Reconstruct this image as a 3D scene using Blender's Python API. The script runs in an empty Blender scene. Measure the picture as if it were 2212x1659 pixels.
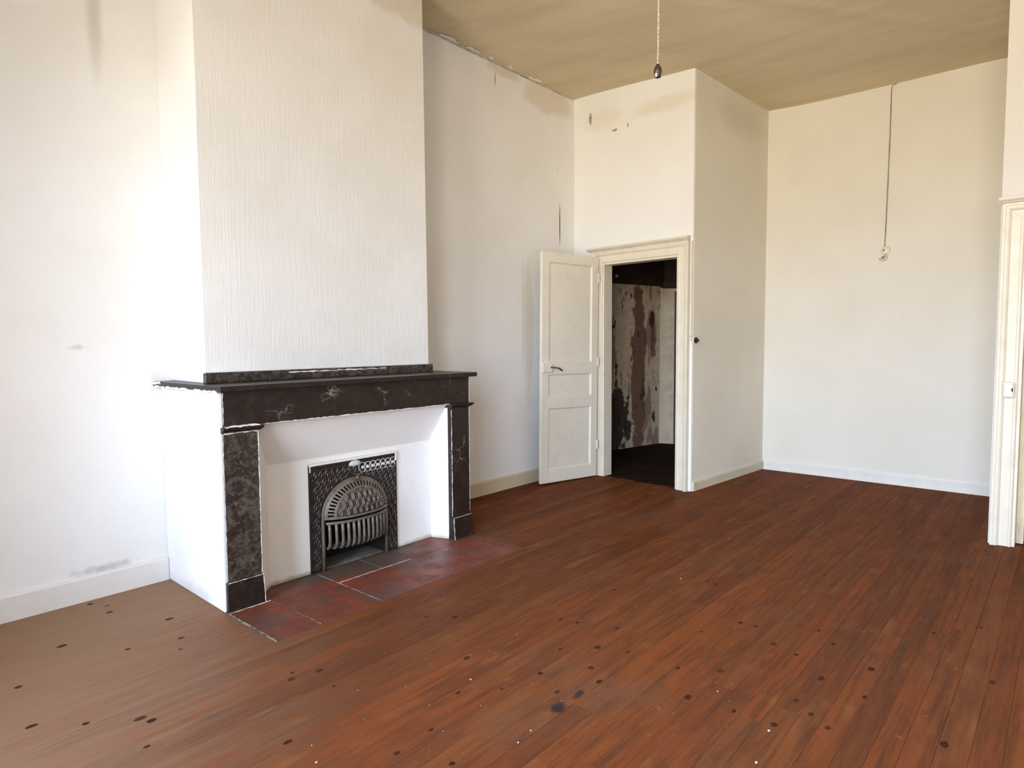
import bpy, bmesh, math, random
from mathutils import Vector, Matrix, noise
random.seed(7)
scene = bpy.context.scene
col = scene.collection
PI = math.pi

# ------------------------------------------------------------------ camera
RIGHT = (0.65242195, -0.75782861, -0.0064339)
UP = (0.05349391, 0.03758167, 0.99786072)
FWD = (0.75596561, 0.65137041, -0.06505832)
cam_data = bpy.data.cameras.new('camera')
cam = bpy.data.objects.new('camera', cam_data)
col.objects.link(cam)
m = Matrix.Identity(4)
for i in range(3):
    m[i][0], m[i][1], m[i][2] = RIGHT[i], UP[i], -FWD[i]
m[2][3] = 1.35
cam.matrix_world = m
cam_data.sensor_fit = 'HORIZONTAL'
cam_data.sensor_width = 36.0
cam_data.lens = 22.908
cam_data.clip_start = 0.02
scene.camera = cam

# ------------------------------------------------------------------ light
scene.view_settings.view_transform = 'Standard'
scene.view_settings.look = 'None'
scene.view_settings.gamma = 1.0
scene.view_settings.use_curve_mapping = False
scene.view_settings.exposure = 0.0
SKY_STRENGTH = 31.0
SKY_COLOR = (0.76, 0.935, 1.26)          # clear bluish daylight above the horizon
GROUND_COLOR = (0.64, 0.58, 0.48)       # sunlit pale street below it
world = bpy.data.worlds.new('sky')
scene.world = world
world.use_nodes = True
wn, wl = world.node_tree.nodes, world.node_tree.links
wn.clear()
bg = wn.new('ShaderNodeBackground')
wt = wn.new('ShaderNodeTexCoord'); ws = wn.new('ShaderNodeSeparateXYZ'); wr = wn.new('ShaderNodeMapRange'); wm = wn.new('ShaderNodeMix')
wl.new(wt.outputs['Generated'], ws.inputs[0]); wl.new(ws.outputs['Z'], wr.inputs['Value'])
wr.inputs['From Min'].default_value = -0.06; wr.inputs['From Max'].default_value = 0.10
wm.data_type = 'RGBA'; wl.new(wr.outputs['Result'], wm.inputs['Factor'])
wm.inputs[6].default_value = (*GROUND_COLOR, 1); wm.inputs[7].default_value = (*SKY_COLOR, 1)
wl.new(wm.outputs[2], bg.inputs['Color'])
bg.inputs['Strength'].default_value = SKY_STRENGTH
wo = wn.new('ShaderNodeOutputWorld')
wl.new(bg.outputs[0], wo.inputs[0])
WINDOWS = [(1.22, 2.52, 0.30, 3.05), (-0.95, 0.55, 0.30, 3.05)]     # y0, y1, z0, z1 in the wall behind the camera
WY = -1.00
WX = -1.20
for (y0, y1, z0, z1) in WINDOWS:                                     # sky portals in the window openings
    ld = bpy.data.lights.new('window_daylight', 'AREA')
    ld.shape = 'RECTANGLE'; ld.size = y1 - y0; ld.size_y = z1 - z0
    ld.cycles.is_portal = True
    lo = bpy.data.objects.new('window_daylight', ld); col.objects.link(lo)
    lo.location = (WX - 0.22, (y0 + y1) / 2, (z0 + z1) / 2)
    lo.rotation_euler = (PI / 2, 0, -PI / 2)

# ------------------------------------------------------------------ materials
class NT:
    def __init__(s, name):
        s.mat = bpy.data.materials.new(name); s.mat.use_nodes = True
        s.t = s.mat.node_tree; s.n = s.t.nodes; s.l = s.t.links
        s.bsdf = s.n['Principled BSDF']
        s.geo = s.n.new('ShaderNodeNewGeometry'); s.P = s.geo.outputs['Position']
    def setin(s, sock, v):
        if isinstance(v, bpy.types.NodeSocket): s.l.new(v, sock)
        elif hasattr(sock.default_value, '__len__') and not hasattr(v, '__len__'): sock.default_value = [v] * len(sock.default_value)
        elif hasattr(v, '__len__') and len(sock.default_value) == 4 and len(v) == 3: sock.default_value = (*v, 1)
        else: sock.default_value = v
    def vmath(s, op, a, b=None, out=0):
        n = s.n.new('ShaderNodeVectorMath'); n.operation = op
        s.setin(n.inputs[0], a)
        if b is not None: s.setin(n.inputs[1], b)
        return n.outputs[out]
    def math(s, op, a, b=None, clamp=False):
        n = s.n.new('ShaderNodeMath'); n.operation = op; n.use_clamp = clamp
        s.setin(n.inputs[0], a)
        if b is not None: s.setin(n.inputs[1], b)
        return n.outputs[0]
    def noise(s, scale, detail=3, rough=0.5, vec=None, stretch=None, distortion=0, color=False):
        n = s.n.new('ShaderNodeTexNoise')
        v = s.P if vec is None else vec
        if stretch: v = s.vmath('MULTIPLY', v, stretch)
        s.l.new(v, n.inputs['Vector'])
        n.inputs['Scale'].default_value = scale; n.inputs['Detail'].default_value = detail
        n.inputs['Roughness'].default_value = rough; n.inputs['Distortion'].default_value = distortion
        return n.outputs['Color' if color else 'Fac']
    def voronoi(s, scale, vec=None, feature='F1', rnd=1.0):
        n = s.n.new('ShaderNodeTexVoronoi'); n.feature = feature
        s.l.new(s.P if vec is None else vec, n.inputs['Vector'])
        n.inputs['Scale'].default_value = scale; n.inputs['Randomness'].default_value = rnd
        return n.outputs['Distance']
    def rng(s, v, a, b, c=0.0, d=1.0, smooth=True):
        n = s.n.new('ShaderNodeMapRange'); n.interpolation_type = 'SMOOTHSTEP' if smooth else 'LINEAR'
        s.l.new(v, n.inputs['Value'])
        for k, x in zip(('From Min', 'From Max', 'To Min', 'To Max'), (a, b, c, d)): n.inputs[k].default_value = x
        return n.outputs['Result']
    def mix(s, fac, a, b, mode='MIX'):
        n = s.n.new('ShaderNodeMix'); n.data_type = 'RGBA'; n.blend_type = mode
        s.setin(n.inputs['Factor'], fac); s.setin(n.inputs[6], a); s.setin(n.inputs[7], b)
        return n.outputs[2]
    def bump(s, height, strength, dist=0.01, prev=None):
        n = s.n.new('ShaderNodeBump'); n.inputs['Strength'].default_value = strength; n.inputs['Distance'].default_value = dist
        s.l.new(height, n.inputs['Height'])
        if prev is not None: s.l.new(prev, n.inputs['Normal'])
        return n.outputs[0]
    def stain(s, color, c, r, tint, amount=1.0, soft=0.5, warp=0.6, wscale=5.0, detail=4):
        """an irregular patch centred at world point c with radii r (0 = ignore that axis)"""
        inv = tuple(0.0 if q == 0 else 1.0 / q for q in r)
        v = s.vmath('MULTIPLY', s.vmath('SUBTRACT', s.P, tuple(c)), inv)
        d = s.vmath('LENGTH', v, out=1)
        nz = s.noise(wscale, detail)
        d = s.math('ADD', d, s.math('MULTIPLY', s.math('SUBTRACT', nz, 0.5), warp * 2))
        k = s.rng(d, 1.0, 1.0 - soft, 0, amount)
        return s.mix(k, color, tint)
    def done(s, color, rough, normal=None, metallic=0.0, spec=0.5, coat=0.0):
        s.setin(s.bsdf.inputs['Base Color'], color); s.setin(s.bsdf.inputs['Roughness'], rough)
        s.setin(s.bsdf.inputs['Metallic'], metallic); s.setin(s.bsdf.inputs['Specular IOR Level'], spec)
        s.setin(s.bsdf.inputs['Coat Weight'], coat)
        if normal is not None: s.l.new(normal, s.bsdf.inputs['Normal'])
        return s.mat

WALL = (0.87, 0.855, 0.82)
def plaster(name, base=WALL, stains=(), grain='plaster', mottle=0.05):
    t = NT(name)
    a = t.noise(1.3, 4, 0.55)
    c = t.mix(t.rng(a, 0.35, 0.7), base, tuple(q * k for q, k in zip(base, (1 - mottle, 1 - mottle * 1.1, 1 - mottle * 1.5))))
    b = t.noise(6.0, 5, 0.6)
    c = t.mix(t.rng(b, 0.55, 0.8, 0, 0.35), c, tuple(q * k for q, k in zip(base, (0.97, 0.945, 0.89))))
    for st in stains: c = t.stain(c, **st)
    if grain == 'paper':
        h = t.noise(1.0, 3, 0.6, stretch=(170, 170, 5))
        nrm = t.bump(h, 0.28, 0.006)
    else:
        h = t.noise(2.2, 5, 0.6); nrm = t.bump(h, 0.25, 0.03)
        nrm = t.bump(t.noise(60, 3, 0.6), 0.10, 0.004, nrm)
    return t.done(c, 0.85, nrm, spec=0.25)
TAN = (0.60, 0.50, 0.34)
M = {}
M['wall_left'] = plaster('painted_plaster_left', stains=[
    dict(c=(5.10, 3.9, 3.66), r=(0.52, 0, 0.16), tint=(0.70, 0.61, 0.46), amount=0.7, soft=0.4, warp=0.5, wscale=4),
    dict(c=(4.45, 3.9, 3.74), r=(0.25, 0, 0.09), tint=(0.64, 0.55, 0.41), amount=0.6, soft=0.4, warp=0.5, wscale=6),
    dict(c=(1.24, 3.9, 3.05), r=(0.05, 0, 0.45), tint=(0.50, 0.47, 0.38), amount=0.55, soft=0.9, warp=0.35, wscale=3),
    dict(c=(1.08, 3.9, 1.335), r=(0.06, 0, 0.022), tint=(0.42, 0.41, 0.42), amount=0.4, soft=0.9, warp=0.9, wscale=22),
    dict(c=(1.17, 3.9, 0.150), r=(0.20, 0, 0.035), tint=(0.30, 0.29, 0.30), amount=0.5, soft=0.9, warp=0.7, wscale=20),
    dict(c=(5.272, 3.9, 2.50), r=(0.009, 0, 0.25), tint=(0.10, 0.07, 0.045), amount=1.0, soft=0.35, warp=0.12, wscale=9),
    dict(c=(4.332, 3.9, 3.63), r=(0.007, 0, 0.08), tint=(0.22, 0.17, 0.11), amount=0.9, soft=0.5, warp=0.2, wscale=30),
    dict(c=(5.24, 3.9, 3.02), r=(0.004, 0, 0.03), tint=(0.25, 0.2, 0.14), amount=0.8, soft=0.5, warp=0.2, wscale=30),
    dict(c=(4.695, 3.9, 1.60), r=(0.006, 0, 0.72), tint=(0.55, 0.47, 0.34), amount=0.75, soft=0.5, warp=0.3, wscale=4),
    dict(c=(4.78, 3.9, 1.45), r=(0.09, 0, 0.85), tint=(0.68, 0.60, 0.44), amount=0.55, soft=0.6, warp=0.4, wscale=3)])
M['wall_chimney'] = plaster('wallpaper_chimney', (0.83, 0.82, 0.79), grain='paper', mottle=0.07, stains=[
    dict(c=(2.95, 3.45, 3.62), r=(0.40, 0, 0.17), tint=(0.64, 0.55, 0.40), amount=0.6, soft=0.35, warp=0.4, wscale=4)])
M['wall_doorway'] = plaster('painted_plaster_doorway', (0.87, 0.85, 0.805), stains=[
    dict(c=(5.4, 2.85, 3.46), r=(0, 0.50, 0.10), tint=(0.72, 0.62, 0.46), amount=0.5, soft=0.7, warp=0.45, wscale=5),
    dict(c=(5.45, 3.55, 3.50), r=(0, 0.30, 0.16), tint=(0.76, 0.68, 0.53), amount=0.5, soft=0.8, warp=0.5, wscale=6),
    dict(c=(5.45, 3.70, 3.53), r=(0, 0.022, 0.06), tint=(0.20, 0.15, 0.07), amount=0.8, soft=0.4, warp=0.9, wscale=28),
    dict(c=(5.45, 3.40, 3.36), r=(0, 0.04, 0.014), tint=(0.25, 0.19, 0.11), amount=0.8, soft=0.4, warp=0.9, wscale=30),
    dict(c=(5.45, 3.25, 3.37), r=(0, 0.012, 0.025), tint=(0.25, 0.19, 0.11), amount=0.8, soft=0.4, warp=0.7, wscale=30)])
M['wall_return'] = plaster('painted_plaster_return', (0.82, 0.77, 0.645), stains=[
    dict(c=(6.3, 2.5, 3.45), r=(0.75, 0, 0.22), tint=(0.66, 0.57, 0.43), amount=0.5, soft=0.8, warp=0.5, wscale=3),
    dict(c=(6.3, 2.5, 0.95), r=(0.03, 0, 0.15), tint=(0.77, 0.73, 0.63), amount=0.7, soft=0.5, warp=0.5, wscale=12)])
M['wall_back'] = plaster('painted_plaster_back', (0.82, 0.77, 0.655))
M['wall_dimmed'] = plaster('painted_plaster_dimmed', (0.74, 0.70, 0.635))  # wall colour darkened to offset the strong window light on the passage wall
M['wall_plain'] = plaster('painted_plaster_plain')
M['side_plaster'] = plaster('whitewashed_plaster', (0.88, 0.87, 0.84), stains=[
    dict(c=(1.48, 3.55, 0.02), r=(0, 0.45, 0.06), tint=(0.60, 0.56, 0.50), amount=0.5, soft=0.8, warp=0.5, wscale=9)])
M['surround'] = plaster('whitewashed_surround', (0.88, 0.865, 0.83), stains=[
    dict(c=(2.4, 3.3, 0.0), r=(3, 0, 0.035), tint=(0.36, 0.30, 0.16), amount=0.75, soft=0.9, warp=0.5, wscale=14)])

t = NT('stained_ceiling')
a = t.noise(0.7, 5, 0.6); b = t.noise(1.0, 4, 0.6, stretch=(5, 0.8, 1)); d_ = t.noise(9, 4, 0.7)
c = t.mix(t.rng(a, 0.3, 0.7), (0.72, 0.61, 0.405), (0.65, 0.545, 0.36))
c = t.mix(t.rng(b, 0.4, 0.75, 0, 0.6), c, (0.54, 0.45, 0.30))
c = t.mix(t.rng(d_, 0.5, 0.8, 0, 0.25), c, (0.72, 0.63, 0.46))
M['ceiling'] = t.done(c, 0.9, t.bump(d_, 0.15, 0.02), spec=0.2)

def paint(name, base, rough=0.45, dirt=(0.50, 0.42, 0.29), amt=0.5, chips=False):
    t = NT(name)
    a = t.noise(7, 5, 0.65)
    c = t.mix(t.rng(a, 0.45, 0.75, 0, amt), base, tuple(0.5 * (p + q) for p, q in zip(base, dirt)))
    b = t.noise(1.0, 4, 0.6, stretch=(14, 14, 2))
    c = t.mix(t.rng(b, 0.6, 0.8, 0, amt * 0.7), c, dirt)
    if chips:
        k = t.noise(34, 4, 0.7)
        c = t.mix(t.rng(k, 0.72, 0.75), c, (0.20, 0.13, 0.07))
    return t.done(c, rough, t.bump(t.noise(26, 3, 0.6), 0.12, 0.006), spec=0.4)
M['trim'] = paint('cream_gloss_paint', (0.77, 0.69, 0.535), chips=True)
M['door'] = paint('door_paint', (0.81, 0.745, 0.605), chips=False, amt=0.35)
M['base_white'] = paint('white_skirting_paint', (0.80, 0.775, 0.72), chips=False, amt=0.35)
M['base_cream'] = paint('cream_skirting_paint', (0.79, 0.755, 0.665), chips=False, amt=0.35)
M['base_tan'] = paint('yellowed_skirting_paint', (0.66, 0.555, 0.37), amt=0.5)
M['base_grey'] = paint('patched_skirting_paint', (0.68, 0.61, 0.46), amt=0.7)
M['porcelain'] = paint('cream_porcelain', (0.74, 0.68, 0.54), 0.35, amt=0.3)
M['chalk'] = paint('white_paint_slop', (0.83, 0.79, 0.72), 0.7, amt=0.2)

# floor boards: per-board tone, long grain, worn patches
t = NT('varnished_floor_board')
oi = t.n.new('ShaderNodeObjectInfo'); rnd = oi.outputs['Random']
off = t.vmath('MULTIPLY', t.vmath('ADD', (0, 0, 0), rnd), (13.0, 7.0, 5.0))
Q = t.vmath('ADD', t.P, off)
grain = t.noise(1.0, 6, 0.65, vec=Q, stretch=(2.2, 34, 8))
fine = t.noise(1.0, 4, 0.6, vec=Q, stretch=(7, 150, 30))
cr = t.n.new('ShaderNodeValToRGB'); t.l.new(rnd, cr.inputs[0])
els = cr.color_ramp.elements
els[0].position = 0.0; els[0].color = (0.150, 0.040, 0.0105, 1)
els[1].position = 1.0; els[1].color = (0.215, 0.062, 0.015, 1)
for p_, c_ in ((0.2, (0.20, 0.053, 0.0125, 1)), (0.4, (0.125, 0.036, 0.011, 1)), (0.6, (0.185, 0.046, 0.012, 1)), (0.8, (0.155, 0.049, 0.015, 1))):
    e = els.new(p_); e.color = c_
c = t.mix(t.rng(grain, 0.4, 0.72, 0, 0.7), cr.outputs[0], (0.055, 0.021, 0.010))
c = t.mix(t.rng(fine, 0.5, 0.75, 0, 0.45), c, (0.20, 0.075, 0.026))
wear = t.noise(1.1, 5, 0.6)
c = t.mix(t.rng(wear, 0.52, 0.74, 0, 0.55), c, (0.135, 0.066, 0.036))
wear2 = t.noise(3.1, 5, 0.7, stretch=(0.5, 1.6, 1))
c = t.mix(t.rng(wear2, 0.56, 0.76, 0, 0.6), c, (0.060, 0.026, 0.013))
c = t.mix(t.rng(t.noise(2.3, 4, 0.6, stretch=(0.6, 1.5, 1)), 0.6, 0.75, 0, 0.7), c, (0.21, 0.068, 0.016))
# blotches and flecks in the boards, then painted glare towards the left wall
blot = t.noise(1.0, 4, 0.6, vec=Q, stretch=(4.5, 13, 3))
c = t.mix(t.rng(blot, 0.5, 0.72, 0, 0.6), c, (0.088, 0.031, 0.0125))
blot2 = t.noise(1.0, 4, 0.6, vec=Q, stretch=(3.2, 10, 9))
c = t.mix(t.rng(blot2, 0.55, 0.74, 0, 0.6), c, (0.23, 0.085, 0.026))
c = t.mix(t.rng(t.noise(24, 3, 0.7), 0.66, 0.72, 0, 0.5), c, (0.29, 0.15, 0.075))
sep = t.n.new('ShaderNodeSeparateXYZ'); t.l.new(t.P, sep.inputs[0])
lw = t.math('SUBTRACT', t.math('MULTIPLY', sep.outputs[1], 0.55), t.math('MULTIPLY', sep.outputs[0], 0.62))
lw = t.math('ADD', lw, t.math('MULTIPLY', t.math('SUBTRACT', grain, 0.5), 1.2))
c = t.mix(t.rng(lw, 0.15, 1.4, 0, 0.85), c, (0.31, 0.19, 0.115))  # glare off the bright left wall painted in as paler, greyer boards
c = t.stain(c, c=(1.865, 1.395, 0), r=(0.06, 0.035, 0), tint=(0.016, 0.014, 0.014), amount=0.9, soft=0.6, warp=0.75, wscale=24)
c = t.stain(c, c=(1.985, 1.385, 0), r=(0.05, 0.022, 0), tint=(0.018, 0.015, 0.015), amount=0.85, soft=0.6, warp=0.75, wscale=24)
rg = t.rng(wear, 0.3, 0.7, 0.36, 0.54)
fn = t.bump(grain, 0.10, 0.004)
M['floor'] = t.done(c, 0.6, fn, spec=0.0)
t.bsdf.inputs['IOR'].default_value = 1.0
gl = t.n.new('ShaderNodeBsdfGlossy'); t.l.new(rg, gl.inputs['Roughness']); t.l.new(fn, gl.inputs['Normal'])    # thin, dusty varnish sheen
mx = t.n.new('ShaderNodeMixShader'); mx.inputs[0].default_value = 0.038
t.l.new(t.bsdf.outputs[0], mx.inputs[1]); t.l.new(gl.outputs[0], mx.inputs[2]); t.l.new(mx.outputs[0], t.n['Material Output'].inputs['Surface'])

def simple(name, base, rough=0.5, metallic=0.0, var=None, scale=20, spec=0.5, bump=0.0, lo=0.4, hi=0.7):
    t = NT(name)
    a = t.noise(scale, 4, 0.6)
    c = t.mix(t.rng(a, lo, hi), base, var or tuple(q * 0.75 for q in base))
    return t.done(c, rough, t.bump(a, bump, 0.005) if bump else None, metallic, spec)
M['subfloor'] = simple('dark_subfloor', (0.02, 0.012, 0.008), 0.9)
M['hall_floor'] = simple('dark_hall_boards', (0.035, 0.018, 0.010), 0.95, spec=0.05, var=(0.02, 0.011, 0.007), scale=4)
t = NT('dark_knot'); oi = t.n.new('ShaderNodeObjectInfo')
c = t.mix(oi.outputs['Random'], (0.028, 0.012, 0.008), (0.085, 0.030, 0.014))
c = t.mix(t.rng(t.noise(130, 3, 0.6), 0.4, 0.65), c, (0.055, 0.022, 0.012))
M['knot'] = t.done(c, 0.8, spec=0.08)
t = NT('terracotta')
oi = t.n.new('ShaderNodeObjectInfo')
a = t.noise(7, 5, 0.65); b = t.noise(2.6, 4, 0.6)
c = t.mix(t.rng(a, 0.35, 0.65), (0.215, 0.048, 0.022), (0.135, 0.042, 0.026))
c = t.mix(t.rng(b, 0.45, 0.66, 0, 0.9), c, (0.10, 0.062, 0.048))
# soot-greyed back edge next to the grate
c = t.stain(c, c=(2.35, 3.30, 0), r=(0.75, 0.24, 0), tint=(0.085, 0.068, 0.052), amount=0.85, soft=0.6, warp=0.4, wscale=5)
M['tile'] = t.done(c, t.rng(a, 0.3, 0.7, 0.38, 0.6), t.bump(a, 0.25, 0.004), spec=0.22)
M['mortar'] = simple('lime_mortar', (0.36, 0.32, 0.27), 0.9, var=(0.10, 0.08, 0.06), scale=16, lo=0.42, hi=0.6)
M['ash'] = simple('ash_grey_hearth_slab', (0.20, 0.19, 0.155), 0.9, var=(0.09, 0.08, 0.065), scale=7)

def marble(name, base, blot, veincol, blot_amt, vein_amt, k_=1.0):
    t = NT(name)
    w = t.noise(3.5, 5, 0.6, color=True)
    q = t.vmath('ADD', t.P, t.vmath('MULTIPLY', w, (0.35, 0.35, 0.35)))
    a = t.noise(9 * k_, 5, 0.6, distortion=1.2); b = t.noise(26 * k_, 4, 0.65, distortion=0.8)
    c = t.mix(t.rng(a, 0.42, 0.66, 0, blot_amt), base, blot)
    c = t.mix(t.rng(b, 0.5, 0.66, 0, blot_amt), c, tuple(p * 1.25 for p in blot))
    c = t.mix(t.rng(b, 0.30, 0.42, blot_amt * 0.8, 0), c, tuple(p * 0.4 for p in base))
    v = t.voronoi(3.2, q, 'DISTANCE_TO_EDGE')
    gate = t.rng(t.noise(4.5, 2, 0.5), 0.52, 0.66)
    k = t.math('MULTIPLY', t.rng(v, 0.012, 0.0, 0, vein_amt), gate)
    c = t.mix(k, c, veincol)
    return t.done(c, 0.36, t.bump(b, 0.05, 0.003), spec=0.3)
M['marble_dark'] = marble('black_veined_marble', (0.019, 0.0115, 0.0085), (0.034, 0.023, 0.017), (0.26, 0.23, 0.20), 0.6, 0.75)
M['marble_mottled'] = marble('brown_mottled_marble', (0.030, 0.020, 0.015), (0.100, 0.080, 0.064), (0.24, 0.21, 0.18), 0.9, 0.35, 1.7)
M['iron_black'] = simple('blackened_cast_iron', (0.022, 0.015, 0.013), 0.45, 0.25, var=(0.035, 0.024, 0.020), scale=40)
M['iron_ring'] = simple('worn_iron_ornament', (0.040, 0.028, 0.023), 0.32, 0.35, var=(0.11, 0.090, 0.076), scale=35)
M['iron_grey'] = simple('burnished_cast_iron', (0.175, 0.142, 0.110), 0.45, 0.3, var=(0.11, 0.086, 0.066), scale=25)
M['iron_dull'] = simple('dull_dark_iron', (0.055, 0.043, 0.034), 0.55, 0.3, var=(0.035, 0.026, 0.021), scale=30)
M['brass'] = simple('tarnished_brass', (0.135, 0.085, 0.055), 0.5, 0.3)
M['soot'] = simple('soot_black', (0.010, 0.008, 0.007), 0.95)
M['plaster_blob'] = simple('grey_plaster_smear', (0.40, 0.44, 0.40), 0.9, var=(0.66, 0.66, 0.62), scale=30, bump=0.5)
M['bakelite'] = simple('black_bakelite', (0.012, 0.010, 0.009), 0.25)
M['bakelite_brown'] = simple('brown_bakelite', (0.055, 0.026, 0.016), 0.4)
M['cord'] = simple('braided_cream_cord', (0.62, 0.52, 0.36), 0.85, var=(0.40, 0.32, 0.2), scale=60)
M['wire'] = simple('grey_lead_wire', (0.20, 0.175, 0.12), 0.7, var=(0.40, 0.35, 0.25), scale=6)
M['steel'] = simple('worn_steel', (0.14, 0.12, 0.10), 0.35, 0.8)
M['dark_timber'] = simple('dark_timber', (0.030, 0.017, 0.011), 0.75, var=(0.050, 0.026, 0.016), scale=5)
M['post'] = simple('brown_painted_post', (0.075, 0.034, 0.018), 0.6)
M['flake'] = simple('pale_flakes', (0.72, 0.68, 0.60), 0.9)
# peeling hall wall
t = NT('peeling_hall_wall')
S = t.n.new('ShaderNodeSeparateXYZ'); t.l.new(t.P, S.inputs[0])
a = t.noise(1.0, 5, 0.6, stretch=(5.5, 5.5, 1.5)); b = t.noise(1.0, 5, 0.65, stretch=(9, 9, 3.2)); e_ = t.noise(14, 4, 0.7)
c = t.mix(t.rng(e_, 0.4, 0.7), (0.80, 0.64, 0.42), (0.66, 0.51, 0.34))
red = (0.20, 0.085, 0.052)
c = t.mix(t.rng(a, 0.52, 0.60, 0, 0.8), c, (0.33, 0.19, 0.125))
c = t.stain(c, c=(7.34, 4.2, 0.95), r=(0.15, 0, 1.3), tint=red, amount=0.9, soft=0.25, warp=0.75, wscale=5)
c = t.stain(c, c=(7.60, 4.2, 1.35), r=(0.06, 0, 0.30), tint=red, amount=0.8, soft=0.3, warp=0.9, wscale=9)
c = t.mix(t.rng(b, 0.585, 0.63), c, (0.085, 0.048, 0.034))
c = t.stain(c, c=(6.95, 4.3, 0.35), r=(0.24, 0, 0.42), tint=(0.055, 0.034, 0.027), amount=0.95, soft=0.15, warp=0.95, wscale=8)
c = t.stain(c, c=(7.58, 4.2, 1.62), r=(0.05, 0, 0.11), tint=(0.05, 0.03, 0.022), amount=0.95, soft=0.2, warp=0.7, wscale=12)
M['peeling'] = t.done(c, 0.85, t.bump(b, 0.4, 0.02), spec=0.3)
t = NT('stained_hall_wall')
a = t.noise(5, 5, 0.65); b = t.noise(19, 4, 0.7)
c = t.mix(t.rng(a, 0.4, 0.7), (0.82, 0.68, 0.46), (0.66, 0.53, 0.36))
c = t.mix(t.rng(b, 0.70, 0.74), c, (0.12, 0.06, 0.035))
M['hall_back'] = t.done(c, 0.85, t.bump(a, 0.3, 0.02), spec=0.3)
# window glass: real thin pane
t = NT('window_glass')
tr = t.n.new('ShaderNodeBsdfTransparent'); gl = t.n.new('ShaderNodeBsdfGlossy'); gl.inputs['Roughness'].default_value = 0.02
fr = t.n.new('ShaderNodeFresnel'); fr.inputs['IOR'].default_value = 1.45
mx = t.n.new('ShaderNodeMixShader')
t.l.new(fr.outputs[0], mx.inputs[0]); t.l.new(tr.outputs[0], mx.inputs[1]); t.l.new(gl.outputs[0], mx.inputs[2])
t.l.new(mx.outputs[0], t.n['Material Output'].inputs['Surface'])
M['glass'] = t.mat

# ------------------------------------------------------------------ mesh helpers
class MB:
    def __init__(s): s.v = []; s.f = []
    def add(s, vs, fs):
        k = len(s.v); s.v += [tuple(q) for q in vs]; s.f += [tuple(i + k for i in f) for f in fs]; return s
    def box(s, x0, x1, y0, y1, z0, z1):
        return s.hexa([(x0, y0, z0), (x1, y0, z0), (x1, y1, z0), (x0, y1, z0), (x0, y0, z1), (x1, y0, z1), (x1, y1, z1), (x0, y1, z1)])
    def hexa(s, p):
        return s.add(p, [(3, 2, 1, 0), (4, 5, 6, 7), (0, 1, 5, 4), (1, 2, 6, 5), (2, 3, 7, 6), (3, 0, 4, 7)])
    def prism(s, a, b):
        """loft between two polygons with the same number of points"""
        n = len(a)
        return s.add(list(a) + list(b), [tuple(range(n - 1, -1, -1)), tuple(range(n, 2 * n))] + [(i, (i + 1) % n, n + (i + 1) % n, n + i) for i in range(n)])
    def tube(s, pts, r, n=8, closed=False, flat=1.0, upv=None):
        pts = [Vector(p) for p in pts]; N = len(pts); rings = []
        up = Vector(upv) if upv else None
        for i, p in enumerate(pts):
            if closed: d = pts[(i + 1) % N] - pts[i - 1]
            else: d = pts[min(i + 1, N - 1)] - pts[max(i - 1, 0)]
            d.normalize()
            u = up if up is not None else (Vector((0, 0, 1)) if abs(d.z) < 0.9 else Vector((1, 0, 0)))
            a = d.cross(u).normalized(); b = a.cross(d).normalized()
            rr = r[i] if hasattr(r, '__len__') else r
            rings.append([p + a * math.cos(2 * PI * k / n) * rr + b * math.sin(2 * PI * k / n) * rr * flat for k in range(n)])
        vs = [q for g in rings for q in g]; fs = []
        for i in range(N if closed else N - 1):
            j = (i + 1) % N
            for k in range(n):
                fs.append((i * n + k, i * n + (k + 1) % n, j * n + (k + 1) % n, j * n + k))
        if not closed: fs += [tuple(range(n - 1, -1, -1)), tuple(range((N - 1) * n, N * n))]
        return s.add(vs, fs)
    def lathe(s, c, prof, n=20, axis='z'):
        """prof: (radius, height) list about an axis through c"""
        vs = []; fs = []
        for r, h in prof:
            for k in range(n):
                a = 2 * PI * k / n; u, w = r * math.cos(a), r * math.sin(a)
                vs.append({'z': (c[0] + u, c[1] + w, c[2] + h), 'y': (c[0] + u, c[1] - h, c[2] + w), 'x': (c[0] - h, c[1] + u, c[2] + w)}[axis])
        for i in range(len(prof) - 1):
            for k in range(n): fs.append((i * n + k, i * n + (k + 1) % n, (i + 1) * n + (k + 1) % n, (i + 1) * n + k))
        fs += [tuple(range(n - 1, -1, -1)), tuple(range((len(prof) - 1) * n, len(prof) * n))]
        return s.add(vs, fs)
    def build(s, name, mat, parent=None, bevel=0.0, smooth=False, seg=2):
        xs, ys, zs = zip(*s.v)
        o0 = Vector(((min(xs) + max(xs)) / 2, (min(ys) + max(ys)) / 2, min(zs)))
        me = bpy.data.meshes.new(name)
        me.from_pydata([tuple(Vector(q) - o0) for q in s.v], [], s.f)
        bm = bmesh.new(); bm.from_mesh(me); bmesh.ops.recalc_face_normals(bm, faces=bm.faces); bm.to_mesh(me); bm.free()
        me.materials.append(M[mat])
        o = bpy.data.objects.new(name, me); col.objects.link(o)
        WLOC[o.name] = o0
        if parent is not None:
            o.parent = parent; o.location = o0 - WLOC[parent.name]
        else: o.location = o0
        if smooth:
            for p in me.polygons: p.use_smooth = True
        if bevel:
            b = o.modifiers.new('edge', 'BEVEL'); b.width = bevel; b.segments = seg; b.limit_method = 'ANGLE'; b.angle_limit = math.radians(40)
        return o
WLOC = {}
def thing(name, loc, label, cat, group=None, kind=None):
    o = bpy.data.objects.new(name, None); col.objects.link(o); o.location = loc; o.empty_display_size = 0.1
    WLOC[o.name] = Vector(loc); tag(o, label, cat, group, kind); return o
def tag(o, label=None, cat=None, group=None, kind=None):
    for k, v in (('label', label), ('category', cat), ('group', group), ('kind', kind)):
        if v: o[k] = v
    return o
def struct(o, label, cat): return tag(o, label, cat, kind='structure')
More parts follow.
